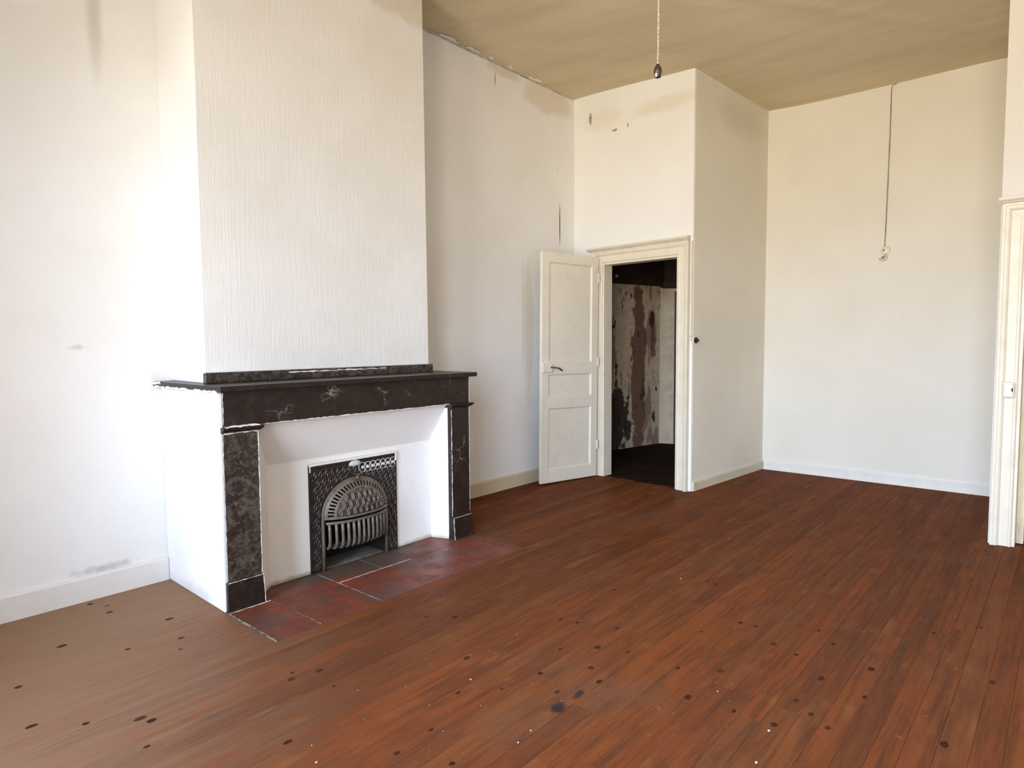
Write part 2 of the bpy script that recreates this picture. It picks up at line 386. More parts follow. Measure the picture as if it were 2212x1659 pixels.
def smoothstep(a, b, x):
    k = max(0.0, min(1.0, (x - a) / (b - a))); return k * k * (3 - 2 * k)
class Frame:
    """a vertical wall frame: u along the wall, n out of the wall into the room, z up"""
    def __init__(s, p, q, flip=False):
        s.o = Vector((p[0], p[1], 0)); d = Vector((q[0] - p[0], q[1] - p[1], 0)); s.L = d.length
        s.u = d.normalized(); s.n = Vector((-s.u.y, s.u.x, 0)) * (-1 if flip else 1)
    def P(s, u, n, z): return tuple(s.o + s.u * u + s.n * n + Vector((0, 0, z)))
    def box(s, mb, u0, u1, n0, n1, z0, z1):
        return mb.hexa([s.P(u0, n0, z0), s.P(u1, n0, z0), s.P(u1, n1, z0), s.P(u0, n1, z0), s.P(u0, n0, z1), s.P(u1, n0, z1), s.P(u1, n1, z1), s.P(u0, n1, z1)])
def ragged(mb, p0, p1, across, out, w=0.004, step=0.012, lift=0.002, seed=0):
    """a hand-painted / mortared ragged line from p0 to p1, widening along `across`, standing `lift` proud along `out`"""
    p0, p1, across, out = map(Vector, (p0, p1, across, out)); L = (p1 - p0).length; n = max(2, int(L / step)); r = random.Random(seed)
    A = []; B = []
    for i in range(n + 1):
        q = p0.lerp(p1, i / n); k1 = w * r.uniform(0.1, 1.0); k2 = w * r.uniform(-0.2, 0.5)
        A.append(q + across * k1); B.append(q - across * k2)
    vs = [*A, *B, *[a + out * lift for a in A], *[b + out * lift for b in B]]; m_ = n + 1; fs = []
    for i in range(n):
        fs += [(2 * m_ + i, 2 * m_ + i + 1, 3 * m_ + i + 1, 3 * m_ + i), (i, i + 1, 2 * m_ + i + 1, 2 * m_ + i), (m_ + i, m_ + i + 1, 3 * m_ + i + 1, 3 * m_ + i)]
    return mb.add(vs, fs)

# ------------------------------------------------------------------ room shell
ZT = 3.86
YL = 3.905
def zc(x, y): return 3.653 + 0.122 * smoothstep(1.9, 4.1, y) * (1 if x < 5.6 else 1)
def walls(fr, z0, z1, thick, openings, u0=0.0, u1=None):
    mb = MB(); u1 = fr.L if u1 is None else u1
    cuts = sorted({u0, u1, *[q for o in openings for q in o[:2]]})
    for a, b in zip(cuts, cuts[1:]):
        mid = (a + b) / 2; segs = [(z0, z1)]
        for (oa, ob, oz0, oz1) in openings:
            if oa < mid < ob:
                segs = [g for s0, s1 in segs for g in ((s0, min(s1, oz0)), (max(s0, oz1), s1)) if g[1] - g[0] > 1e-4]
        for s0, s1 in segs: fr.box(mb, a, b, -thick, 0, s0, s1)
    return mb
F_left = Frame((WX, YL), (5.53, YL), flip=True)
struct(walls(F_left, 0, ZT, 0.10, []).build('wall_left', 'wall_left'), 'long off-white plaster wall behind the fireplace', 'wall')
DB, DC = (5.395, 2.552), (5.525, 3.915)
F_door = Frame(DB, DC)
struct(walls(F_door, 0, ZT, 0.09, [(0.135, 0.985, -1, 2.11)]).build('wall_doorway', 'wall_doorway'), 'white plaster wall over and around the open door', 'wall')
F_ret = Frame((6.86, 2.440), (DB[0], DB[1] - 0.003))
struct(walls(F_ret, 0, ZT, 0.09, [], 0.0, F_ret.L - 0.012).build('wall_return', 'wall_return'), 'shaded greyish wall turning from the doorway into the alcove', 'wall')
F_back = Frame((6.857, 0.20), (6.857, 2.54))
struct(walls(F_back, 0, ZT, 0.10, []).build('wall_back', 'wall_back'), 'cream back wall of the alcove with the hanging wire', 'wall')
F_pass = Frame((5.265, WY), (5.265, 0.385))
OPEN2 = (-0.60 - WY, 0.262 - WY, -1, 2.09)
struct(walls(F_pass, 0, ZT, 0.12, [OPEN2]).build('wall_passage', 'wall_dimmed'), 'pale wall strip above the doorway at the right edge', 'wall')
F_alc = Frame((6.857, 0.385), (5.386, 0.385), flip=False)
mb = MB(); mb.box(5.386, 6.857, 0.245, 0.385, 0, ZT)
struct(mb.build('wall_alcove', 'wall_plain'), 'side wall between the alcove and the right passage', 'wall')
F_right = Frame((WX, WY), (5.385, WY))
struct(walls(F_right, 0, ZT, 0.30, []).build('wall_right', 'wall_plain'), 'plain plaster wall facing the fireplace', 'wall')
F_win = Frame((WX, 3.905), (WX, WY - 0.3))
ops = [(3.905 - y1, 3.905 - y0, z0, z1) for (y0, y1, z0, z1) in WINDOWS]
struct(walls(F_win, 0, ZT, 0.22, ops).build('wall_window', 'wall_plain'), 'window wall behind the viewer', 'wall')
# chimney breast
mb = MB(); mb.prism([(1.537, 3.45, 1.141), (3.105, 3.45, 1.141), (3.105, 3.905, 1.141), (1.545, 3.905, 1.141)],
                    [(1.537, 3.45, ZT), (3.093, 3.45, ZT), (3.093, 3.905, ZT), (1.529, 3.905, ZT)])
struct(mb.build('wall_chimney', 'wall_chimney', bevel=0.004), 'tall projecting chimney breast above the black mantel', 'chimney breast')
# ceiling: old sagging canvas with a couple of seams
mb = MB(); nx, ny = 172, 126; X0, X1, Y0, Y1 = WX - 0.05, 6.90, WY - 0.05, 3.96
seams = [((3.2, 2.6), (6.8, 0.2)), ((2.2, 3.4), (4.6, 1.9)), ((3.9, 3.85), (5.2, 2.6))]
def ridge(x, y):
    h = 0.0
    for (a, b), amp in zip(seams, (0.007, 0.005, 0.004)):
        dx, dy = b[0] - a[0], b[1] - a[1]; L2 = dx * dx + dy * dy; k = ((x - a[0]) * dx + (y - a[1]) * dy) / L2
        if 0 <= k <= 1:
            w = 0.03 * noise.noise((x * 1.5, y * 1.5, 3)); d = abs((x - a[0]) * dy - (y - a[1]) * dx) / math.sqrt(L2) + w
            h += amp * math.exp(-(d / 0.05) ** 2)
    return h
vs = []
for j in range(ny + 1):
    for i in range(nx + 1):
        x = X0 + (X1 - X0) * i / nx; y = Y0 + (Y1 - Y0) * j / ny
        vs.append((x, y, zc(x, y) + 0.007 * noise.noise((x * 0.9, y * 0.9, 0.3)) + 0.002 * noise.noise((x * 4, y * 4, 7)) - ridge(x, y)))
fs = [(j * (nx + 1) + i, j * (nx + 1) + i + 1, (j + 1) * (nx + 1) + i + 1, (j + 1) * (nx + 1) + i) for j in range(ny) for i in range(nx)]
k = len(vs); vs += [(X0, Y0, 3.95), (X1, Y0, 3.95), (X1, Y1, 3.95), (X0, Y1, 3.95)]; fs.append((k, k + 1, k + 2, k + 3))
mb.add(vs, fs)
struct(mb.build('ceiling', 'ceiling', smooth=True), 'brownish stained old ceiling', 'ceiling')

wl_ = bpy.data.objects['wall_left']
mb = MB()
for k, (xa, xb) in enumerate(((3.65, 3.85), (3.95, 4.10), (4.20, 4.26), (4.45, 4.55), (4.75, 4.92))):
    z = zc((xa + xb) / 2, 3.88) - 0.006; ragged(mb, (xa, 3.87, z), (xb, 3.87, z), (0, -1, 0), (0, 0, -1), 0.035, 0.03, 0.003, 60 + k)
mb.build('paint_overlap', 'wall_plain', wl_)
mb = MB(); ragged(mb, (3.5, YL - 0.001, zc(4, 3.9) - 0.008), (5.5, YL - 0.001, zc(5, 3.9) - 0.008), (0, 0, -1), (0, -1, 0), 0.006, 0.03, 0.002, 70); mb.build('joint_crack', 'wire', wl_)
# floor: base + boards
mb = MB(); mb.box(WX - 0.05, 6.90, WY - 0.05, 3.95, -0.08, -0.0225)
floor = struct(mb.build('floor', 'subfloor'), 'dark reddish-brown varnished plank floor', 'floor')
HY0, HX0, HX1 = 2.685, 1.474, 3.215          # hearth edge
def row_spans(y):
    x0 = WX
    if y < 0.385: spans = [(x0, 5.34)]
    elif y < 2.56: spans = [(x0, 6.857)]
    elif y < HY0: spans = [(x0, 5.46)]
    elif y < 3.18: spans = [(x0, HX0 - 0.004), (HX1 + 0.004, 5.46)]
    else: spans = [(x0, 1.500), (3.19, 5.50)]
    return spans
edges = [0.375 + 0.0825 * k for k in range(-17, 43)]
edges = [e + (0 if abs(e - HY0) < 0.01 or abs(e - 3.18) < 0.01 else random.uniform(-0.006, 0.006)) for e in edges]
edges[0] = WY; edges[-1] = YL
planks = []
for r, (ya, yb) in enumerate(zip(edges, edges[1:])):
    g = (0.0015, 0.0003, 0.0009, 0.0003)[r % 4]
    for (xa, xb) in row_spans((ya + yb) / 2):
        x = xa
        first = True
        while x < xb - 1e-6:
            L = random.uniform(2.0, 3.9) * (random.uniform(0.3, 1.0) if first else 1.0); first = False
            e = x + L
            if xb - e < 0.7: e = xb
            planks.append((x + 0.0005, e - 0.0005, ya + g * 0.5, yb - g * 0.5)); x = e
plank_objs = []
for (xa, xb, ya, yb) in planks:
    mb = MB(); c_ = 0.0006; dz = random.uniform(-0.0008, 0.0002); zt = dz
    A = [(xa, ya, -0.0222), (xb, ya, -0.0222), (xb, yb, -0.0222), (xa, yb, -0.0222)]
    B = [(xa, ya, zt - c_), (xb, ya, zt - c_), (xb, yb, zt - c_), (xa, yb, zt - c_)]
    C = [(xa + c_, ya + c_, zt), (xb - c_, ya + c_, zt), (xb - c_, yb - c_, zt), (xa + c_, yb - c_, zt)]
    fs = [(3, 2, 1, 0), (8, 9, 10, 11)]
    for i in range(4):
        j = (i + 1) % 4; fs += [(i, j, 4 + j, 4 + i), (4 + i, 4 + j, 8 + j, 8 + i)]
    mb.add(A + B + C, fs)
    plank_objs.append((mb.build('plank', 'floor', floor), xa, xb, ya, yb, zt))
KNOTS = [(2.09, 2.36), (2.18, 2.27), (1.37, 2.38), (1.34, 2.34), (1.42, 2.16), (1.92, 1.92), (2.49, 1.85), (2.51, 1.77), (2.58, 1.58), (2.24, 1.66), (2.36, 1.54), (2.41, 1.42), (2.02, 1.61), (2.19, 1.45), (2.12, 1.37), (1.95, 1.46), (1.83, 1.64), (1.31, 1.64), (1.39, 1.46), (1.47, 1.65), (2.98, 1.85), (1.45, 2.31), (1.11, 1.97), (1.7, 1.75), (2.8, 1.26), (3.02, 1.09), (3.16, 0.85), (3.06, 0.76), (2.89, 0.96), (2.92, 0.58), (2.42, 1.19), (2.24, 1.06), (2.26, 0.89), (2.48, 0.74), (2.71, 0.7), (2.27, 0.75), (2.37, 0.6), (2.67, 0.54), (3.41, 1.45), (3.42, 1.51), (3.68, 0.28), (3.47, 0.44), (2.52, 0.28), (2.67, 0.38), (2.42, 0.67), (2.85, 0.86), (2.51, 1.04), (3.01, 1.16), (4.08, 1.63), (3.11, 0.2), (0.61, 3.11), (0.57, 2.75), (0.7, 2.62), (0.84, 2.52), (0.86, 2.46), (0.79, 2.31), (0.83, 3.39), (1.1, 3.64), (1.12, 3.74), (1.26, 3.32), (1.16, 2.94), (1.07, 3.83), (1.21, 3.06), (1.01, 3.13)]
for i, (kx, ky) in enumerate(KNOTS):
    for (o, xa, xb, ya, yb, zt) in plank_objs:
        if xa + 0.03 < kx < xb - 0.03 and ya <= ky < yb:
            ry = random.uniform(0.007, 0.0135); rx = ry * random.uniform(1.1, 1.8)
            ky = min(max(ky, ya + ry + 0.003), yb - ry - 0.003)
            mb = MB(); n = 12; ph = random.uniform(0, 6)
            ring = [(kx + rx * (1 + 0.12 * math.sin(3 * 2 * PI * q / n + ph)) * math.cos(2 * PI * q / n), ky + ry * math.sin(2 * PI * q / n)) for q in range(n)]
            mb.add([(x, y, zt - 0.003) for x, y in ring] + [(x, y, zt + 0.0002) for x, y in ring] + [(kx, ky, zt + 0.0005)],
                   [(q, (q + 1) % n, n + (q + 1) % n, n + q) for q in range(n)] + [(n + q, n + (q + 1) % n, 2 * n) for q in range(n)])
            mb.build('knot', 'knot', o); break

# hearth of terracotta tiles set into the floor
hearth = thing('hearth', (2.34, 2.90, -0.0222), 'terracotta tiled hearth set in the floor before the grate', 'hearth')
mb = MB(); mb.box(HX0 - 0.002, HX1 + 0.002, HY0 + 0.001, 3.345, -0.0222, -0.003); mb.build('mortar_bed', 'mortar', hearth)
xs1 = [HX0, 1.71, 2.075, 2.442, 2.83, HX1]; xs2 = [HX0, 1.70, 2.076, 2.391, 2.76, HX1]
def tile(x0, x1, y0, y1):
    g = 0.0022; z = random.uniform(-0.0016, -0.0002)
    mb = MB(); mb.box(x0 + g, x1 - g, y0 + g, y1 - g, -0.0029, z); mb.build('tile', 'tile', hearth, bevel=0.0015, seg=1)
for a, b in zip(xs1, xs1[1:]): tile(a, b, HY0 + 0.001, 3.088)
for a, b in zip(xs2, xs2[1:]): tile(a, b, 3.088, 3.343)
mb = MB(); ragged(mb, (HX0, HY0, 0), (HX0, 3.15, 0), (1, 0, 0), (0, 0, 1), 0.010, 0.02, 0.0012, 3); mb.build('mortar_line', 'mortar', hearth)
mb = MB(); ragged(mb, (1.475, 3.152, 0), (1.70, 3.152, 0), (0, -1, 0), (0, 0, 1), 0.010, 0.015, 0.0015, 4); mb.build('mortar_line', 'chalk', hearth)
mb = MB(); ragged(mb, (2.08, 3.088, 0), (2.60, 3.088, 0), (0, -1, 0), (0, 0, 1), 0.005, 0.012, 0.0011, 5); mb.build('mortar_line', 'chalk', hearth)
mb = MB(); ragged(mb, (2.075, 3.30, 0), (2.075, 2.70, 0), (1, 0, 0), (0, 0, 1), 0.005, 0.012, 0.0011, 6); mb.build('mortar_line', 'mortar', hearth)
mb = MB(); ragged(mb, (1.71, 2.83, 0), (1.71, 2.69, 0), (1, 0, 0), (0, 0, 1), 0.004, 0.012, 0.0011, 8); mb.build('mortar_line', 'mortar', hearth)

# ------------------------------------------------------------------ fireplace
fp = thing('fireplace', (2.36, 3.50, 0), 'black marble fireplace mantel with whitewashed plaster surround', 'fireplace')
mb = MB(); mb.prism([(1.470, 3.176, 0), (1.530, 3.176, 0), (1.550, 3.904, 0), (1.489, 3.904, 0)], [(1.470, 3.176, 1.111), (1.530, 3.176, 1.111), (1.550, 3.904, 1.111), (1.489, 3.904, 1.111)])
tag(mb.build('side_panel', 'side_plaster', fp, bevel=0.006), 'whitewashed plaster side of the fireplace')
mb = MB(); mb.box(3.150, 3.212, 3.222, 3.904, 0, 1.111); mb.build('side_panel', 'side_plaster', fp, bevel=0.006)
# plaster surround: back panel with hole, sloping hood panel, splayed cheeks
xa, xb, yb_, zf = 1.797, 2.995, 3.327, 0.68
hx0, hx1, hz = 2.052, 2.692, 0.648
Lf, Rf = (1.670, 3.200), (3.045, 3.200)
mb = MB()
fr_pts = lambda off: [(Lf[0], Lf[1] + off, 0), (xa, yb_ + off, 0), (hx0, yb_ + off, 0), (hx0, yb_ + off, hz), (hx1, yb_ + off, hz), (hx1, yb_ + off, 0), (xb, yb_ + off, 0), (Rf[0], Rf[1] + off, 0),
                     (Lf[0], Lf[1] + off, 0.935), (xa, yb_ + off, zf), (hx0, yb_ + off, zf), (hx1, yb_ + off, zf), (xb, yb_ + off, zf), (Rf[0], Rf[1] + off, 0.935)]
fcs = [(0, 1, 9, 8), (1, 2, 3, 10, 9), (3, 4, 11, 10), (4, 5, 6, 12, 11), (6, 7, 13, 12), (8, 9, 10, 11, 12, 13)]
mb.add(fr_pts(0) , fcs)
mb.add(fr_pts(0.02), [tuple(reversed(f)) for f in fcs])
n_ = 14
rim = [0, 1, 2, 3, 4, 5, 6, 7, 13, 8]
mb.f += [(a, b, b + n_, a + n_) for a, b in zip(rim, rim[1:] + rim[:1])]
sp = mb.build('plaster_surround', 'surround', fp, bevel=0.012, seg=3)
tag(sp, 'whitewashed plaster splay around the iron grate')
# pilasters with capital and plinth
for side, (x0, x1, px0, px1, bx0, bx1, cx0, cx1, mt) in enumerate(((1.487, 1.669, 1.480, 1.670, 1.480, 1.674, 1.480, 1.692, 'marble_mottled'), (3.046, 3.214, 3.046, 3.216, 3.050, 3.246, 3.030, 3.240, 'marble_dark'))):
    mb = MB(); mb.box(x0, x1, 3.166, 3.222, 0.151, 0.904); p = mb.build('pilaster', mt, fp, bevel=0.002)
    if side == 0: tag(p, 'mottled brown-grey marble pilaster')
    mb = MB(); mb.prism([(bx0, 3.150, 0), (bx1, 3.150, 0), (bx1, 3.222, 0), (bx0, 3.222, 0)], [(px0, 3.156, 0.150), (px1, 3.156, 0.150), (px1, 3.222, 0.150), (px0, 3.222, 0.150)])
    mb.build('plinth', 'marble_dark', p, bevel=0.002)
    prof = [(0.0, 0.904), (0.006, 0.906), (0.016, 0.913), (0.024, 0.924), (0.024, 0.931), (0.0, 0.933)]
    mb = MB(); e0 = 0.0 if side == 0 else 0.012
    mb.prism([(cx0 + (0.022 - o if side else 0), 3.166 - o, z) for o, z in prof] + [(cx0, 3.222, 0.933), (cx0, 3.222, 0.904)],
             [(cx1 - 0.022 + o, 3.166 - o, z) for o, z in prof] + [(cx1 - 0.022, 3.222, 0.933), (cx1 - 0.022, 3.222, 0.904)])
    mb.build('capital', 'marble_dark', p, bevel=0.0008, seg=1)
    mb = MB()
    ragged(mb, (px0, 3.1555, 0.150), (px1, 3.1555, 0.150), (0, 0, 1), (0, -1, 0), 0.0035, 0.01, 0.002, 11 + side)
    if side == 0:
        ragged(mb, (x0, 3.165, 0.900), (x1, 3.165, 0.902), (0, 0, 1), (0, -1, 0), 0.009, 0.012, 0.003, 21)
        ragged(mb, (x0, 3.165, 0.9345), (x1, 3.165, 0.9345), (0, 0, 1), (0, -1, 0), 0.007, 0.012, 0.024, 22)
        ragged(mb, (x1 + 0.001, 3.166, 0.16), (x1 + 0.001, 3.166, 0.90), (-1, 0, 0), (0, -1, 0), 0.0045, 0.014, 0.001, 23)
        ragged(mb, (1.676, 3.150, 0.0), (1.671, 3.156, 0.15), (-1, 0, 0), (0, -1, 0), 0.004, 0.014, 0.001, 25)
        ragged(mb, (x0 - 0.002, 3.166, 0.16), (x0 - 0.002, 3.166, 0.90), (1, 0, 0), (0, -1, 0), 0.003, 0.014, 0.001, 24)
    else:
        ragged(mb, (x0 - 0.001, 3.166, 0.16), (x0 - 0.001, 3.166, 0.89), (1, 0, 0), (0, -1, 0), 0.006, 0.014, 0.001, 26)
        ragged(mb, (3.050, 3.150, 0.0), (3.046, 3.156, 0.15), (1, 0, 0), (0, -1, 0), 0.006, 0.014, 0.001, 27)
        ragged(mb, (3.214, 3.1655, 0.17), (3.214, 3.1655, 0.90), (-1, 0, 0), (0, -1, 0), 0.0035, 0.014, 0.0006, 28)
    mb.build('paint_line', 'chalk', p)
mb = MB(); mb.box(1.490, 3.216, 3.166, 3.240, 0.9335, 1.111)
fz = mb.build('frieze', 'marble_dark', fp, bevel=0.002)
mb = MB(); ragged(mb, (1.70, 3.170, 0.9335), (3.03, 3.170, 0.9315), (0, 0, 1), (0, -1, 0), 0.005, 0.02, 0.0045, 31)
ragged(mb, (1.4895, 3.166, 0.945), (1.4895, 3.166, 1.105), (1, 0, 0), (0, -1, 0), 0.004, 0.015, 0.0008, 32)
ragged(mb, (3.2165, 3.166, 0.945), (3.2165, 3.166, 1.105), (-1, 0, 0), (0, -1, 0), 0.003, 0.015, 0.0008, 33); mb.build('paint_line', 'chalk', fz)
# veins cut in the black marble face
mb = MB()
shelf_poly = [(1.463, 3.128), (3.262, 3.128), (3.285, 3.904), (1.447, 3.904)]
mb = MB(); mb.prism([(x, y, 1.1115) for x, y in shelf_poly], [(x, y, 1.1405) for x, y in shelf_poly])
sh = mb.build('shelf', 'marble_dark', fp, bevel=0.004)
mb = MB(); ragged(mb, (1.4475, 3.88, 1.1105), (1.462, 3.16, 1.1105), (0, 0, 1), (-1, 0, 0), 0.011, 0.016, 0.0025, 34)
ragged(mb, (1.446, 3.90, 1.130), (1.4490, 3.80, 1.130), (0, 0, 1), (-1, 0, 0), 0.014, 0.01, 0.002, 35)
mb.build('paint_line', 'chalk', sh)
mb = MB(); mb.box(1.524, 3.120, 3.420, 3.4495, 1.1405, 1.196)
us = mb.build('upstand', 'marble_mottled', fp, bevel=0.006, seg=3)
mb = MB(); ragged(mb, (1.56, 3.432, 1.1965), (3.10, 3.432, 1.1965), (0, 1, 0), (0, 0, 1), 0.016, 0.03, 0.0012, 36)
ragged(mb, (2.0, 3.4195, 1.180), (2.7, 3.4195, 1.181), (0, 0, 1), (0, -1, 0), 0.008, 0.02, 0.001, 37); mb.build('paint_line', 'chalk', us)
# soot box behind the grate
mb = MB()
for b in ((2.02, 2.05, 3.350, 3.75, 0, 0.70), (2.70, 2.73, 3.350, 3.75, 0, 0.70), (2.02, 2.73, 3.75, 3.78, 0, 0.70), (2.05, 2.70, 3.350, 3.75, 0.67, 0.70)): mb.box(*b)
mb.build('firebox', 'soot', fp)
mb = MB(); mb.box(2.052, 2.698, 3.346, 3.748, -0.004, 0.002); mb.build('ash_slab', 'ash', fp)

# cast iron grate
GX, GY, Z0 = 2.365, 3.318, 0.318
AX, AZ = 0.236, 0.205
grate = thing('iron_grate', (GX, GY, 0), 'ornate black cast-iron fire grate with arched hood in the fireplace', 'grate')
def arch(ax, az, n=28, z0=Z0): return [(GX + ax * math.cos(PI * k / n), z0 + az * math.sin(PI * k / n)) for k in range(n + 1)]
opening = [(GX + 0.222, 0.0)] + arch(0.222, 0.192) + [(GX - 0.222, 0.0)]
outer = [(2.690, 0.0), (2.690, Z0)] + [(GX + 0.325 * max(-1, min(1, 1.45 * math.cos(PI * k / 26))), Z0 + 0.316 * min(1, 1.25 * math.sin(PI * k / 26))) for k in range(1, 26)] + [(2.0535, Z0), (2.0535, 0.0)]
# fix the outer outline to the rectangle
outer = []
for (x, z) in opening:
    dx, dz = x - GX, z - Z0
    if z <= Z0: outer.append((2.690 if dx > 0 else 2.0535, z))
    else:
        k = min(((2.690 - GX) if dx > 0 else (GX - 2.0535)) / max(abs(dx), 1e-6), (0.634 - Z0) / max(dz, 1e-6)); outer.append((GX + dx * k, Z0 + dz * k))
for kx in (2.690, 2.0535):                          # square off the two top corners
    i = min(range(len(outer)), key=lambda q: abs(outer[q][0] - kx) + abs(outer[q][1] - 0.634)); outer[i] = (kx, 0.634)
mb = MB(); n = len(opening); vs = []
for y in (GY, GY + 0.018): vs += [(x, y, z) for x, z in opening] + [(x, y, z) for x, z in outer]
fs = []
for i in range(n - 1):
    fs += [(i, i + 1, n + i + 1, n + i), (2 * n + i, 2 * n + i + 1, 3 * n + i + 1, 3 * n + i), (i, i + 1, 2 * n + i + 1, 2 * n + i), (n + i, n + i + 1, 3 * n + i + 1, 3 * n + i)]
fs += [(0, n, 3 * n, 2 * n), (n - 1, 2 * n - 1, 4 * n - 1, 3 * n - 1)]
mb.add(vs, fs); plate = mb.build('face_plate', 'iron_black', grate)
ringmb, paintmb = MB(), MB()
def ring(mb, cx, cz, r, y, tr=0.0022, surf=None, ok=None, n=16):
    pts = []; runs = []
    for k in range(n + 1):
        a = 2 * PI * k / n; x, z = cx + r * math.cos(a), cz + r * 1.12 * math.sin(a)
        if ok is None or ok(x, z): pts.append((x, y if surf is None else surf(x, z), z))
        else:
            if len(pts) > 1: runs.append(pts)
            pts = []
    if len(pts) > 1: runs.append(pts)
    for p in runs: mb.tube(p, tr, 4, upv=(0, 1, 0))
def plate_ok(x, z):
    if not (2.062 < x < 2.682 and 0.012 < z < 0.624): return False
    dx = x - GX
    if z < Z0: return abs(dx) > 0.245
    return (dx / 0.247) ** 2 + ((z - Z0) / 0.218) ** 2 > 1
S_ = 0.046
for j in range(15):
    for i in range(17):
        cx = 2.068 + (i + 0.5 * (j % 2)) * S_ * 0.86; cz = 0.026 + j * S_
        if any(plate_ok(cx + q, cz) for q in (-0.028, 0, 0.028)):
            tgt = paintmb if (cz > 0.575 and cx > 2.39) else ringmb
            ring(tgt, cx, cz, 0.0275, GY - 0.0010, 0.0018 if tgt is paintmb else 0.0030, ok=plate_ok, n=18)
            if plate_ok(cx, cz): tgt.prism([(cx - 0.007, GY - 0.0035, cz), (cx, GY - 0.0035, cz - 0.009), (cx + 0.007, GY - 0.0035, cz), (cx, GY - 0.0035, cz + 0.009)], [(cx - 0.009, GY, cz), (cx, GY, cz - 0.011), (cx + 0.009, GY, cz), (cx, GY, cz + 0.011)])
tag(ringmb.build('ring_ornament', 'iron_ring', plate), 'interlaced ring relief', kind='stuff')
tag(paintmb.build('painted_ornament', 'chalk', plate), 'ring relief smeared with white paint', kind='stuff')
mb = MB(); mb.box(2.054, 2.692, GY - 0.004, GY + 0.01, 0.634, 0.648)
for k in range(100): mb.box(2.058 + k * 0.00632, 2.0608 + k * 0.00632, GY - 0.006, GY - 0.004, 0.638, 0.644)
mb.box(2.0535, 2.060, GY - 0.003, GY + 0.01, 0.60, 0.634); mb.box(2.680, 2.692, GY - 0.003, GY + 0.01, 0.585, 0.634)
tag(mb.build('top_border', 'chalk', grate), 'white-painted beaded top border')
mb = MB(); mb.tube([(x, GY - 0.004, z) for x, z in [(GX + 0.232, 0.0), (GX + 0.232, 0.15)] + arch(0.232, 0.203) + [(GX - 0.232, 0.15), (GX - 0.232, 0.0)]], 0.011, 8, upv=(0, 1, 0), flat=0.8)
mb.build('arch_rim', 'iron_grey', grate, smooth=True)
# hood
def hd(r): return 0.010 + 0.075 * max(0.0, 1 - r ** 2.6)
def hp(r, th, back=0.0): return (GX + AX * 0.97 * r * math.cos(th), GY - hd(r) + back, Z0 + AZ * 0.98 * r * math.sin(th))
def hsurf(x, z):
    r = math.hypot((x - GX) / (AX * 0.97), (z - Z0) / (AZ * 0.98)); return GY - hd(r) - 0.0032
def strip(mb, r0, r1, th0, th1, n, m=3):
    g = [[hp(r0 + (r1 - r0) * j / m, th0 + (th1 - th0) * i / n) for j in range(m + 1)] for i in range(n + 1)]
    mb.add([p for q in g for p in q], [(i * (m + 1) + j, i * (m + 1) + j + 1, (i + 1) * (m + 1) + j + 1, (i + 1) * (m + 1) + j) for i in range(n) for j in range(m)])
mb = MB(); strip(mb, 0.93, 1.0, 0, PI, 48, 2); strip(mb, 0.74, 0.80, 0, PI, 48, 2)
NS = 27
for k in range(NS + 1):
    th = PI * k / NS; w = PI / NS * 0.26; strip(mb, 0.795, 0.935, max(0, th - w), min(PI, th + w), 1, 3)
hood = mb.build('hood', 'iron_grey', grate)
mb = MB(); strip(mb, 0.02, 0.75, 0, PI, 40, 8)
hpn = mb.build('hood_panel', 'iron_dull', hood); hs = hpn.modifiers.new('thickness', 'SOLIDIFY'); hs.thickness = 0.004; hs.offset = 0
so = hood.modifiers.new('thickness', 'SOLIDIFY'); so.thickness = 0.004; so.offset = 0
mb = MB()
def hood_ok(x, z): return math.hypot((x - GX) / (AX * 0.97), (z - Z0) / (AZ * 0.98)) < 0.76 and z > Z0 + 0.002
for j in range(4):
    for i in range(-5, 6):
        ring(mb, GX + (i + (0.5 if j % 2 else 0)) * 0.042, Z0 + 0.024 + j * 0.044, 0.027, 0, 0.0034, hsurf, hood_ok, 22)
tag(mb.build('hood_ornament', 'iron_grey', hood), 'interlaced rings on the hood', kind='stuff')
mb = MB()
for j in range(4):
    for i in range(-5, 6):
        cx, cz = GX + (i + (0.0 if j % 2 else 0.5)) * 0.042, Z0 + 0.024 + j * 0.044
        if hood_ok(cx, cz):
            d = 0.0055; q = [(cx - d, cz), (cx, cz - d * 1.6), (cx + d, cz), (cx, cz + d * 1.6)]
            mb.prism([(x, hsurf(x, z) + 0.0004, z) for x, z in q], [(x, hsurf(x, z) + 0.003, z) for x, z in q])
tag(mb.build('hood_piercing', 'soot', hood), 'dark pierced gaps between rings', kind='stuff')
mb = MB(); mb.tube([(GX + AX * 0.985 * t_, GY - hd(abs(t_)) - 0.002, Z0 - 0.006) for t_ in [k / 14 - 1 for k in range(29)]], 0.0075, 8, upv=(0, 0, 1)); mb.build('hood_lip', 'iron_grey', hood, smooth=True)
mb = MB(); mb.lathe((GX + 0.022, hsurf(GX + 0.022, Z0 + 0.055) + 0.004, Z0 + 0.055), [(0.006, 0), (0.006, 0.010), (0.012, 0.013), (0.0155, 0.021), (0.012, 0.029), (0.004, 0.032)], 14, 'y'); mb.build('knob', 'brass', hood, smooth=True)
mb = MB(); mb.lathe((GX + 0.01, GY - 0.016, Z0 + 0.198), [(0.012, 0), (0.009, 0.006), (0.0085, 0.016), (0.010, 0.02), (0.006, 0.026)], 12)
for s in (-1, 1): mb.tube([(GX + 0.01, GY - 0.016, Z0 + 0.220), (GX + 0.01 + s * 0.014, GY - 0.018, Z0 + 0.226), (GX + 0.01 + s * 0.024, GY - 0.018, Z0 + 0.232)], [0.006, 0.005, 0.003], 8)
mb.build('wing_screw', 'brass', grate, smooth=True)
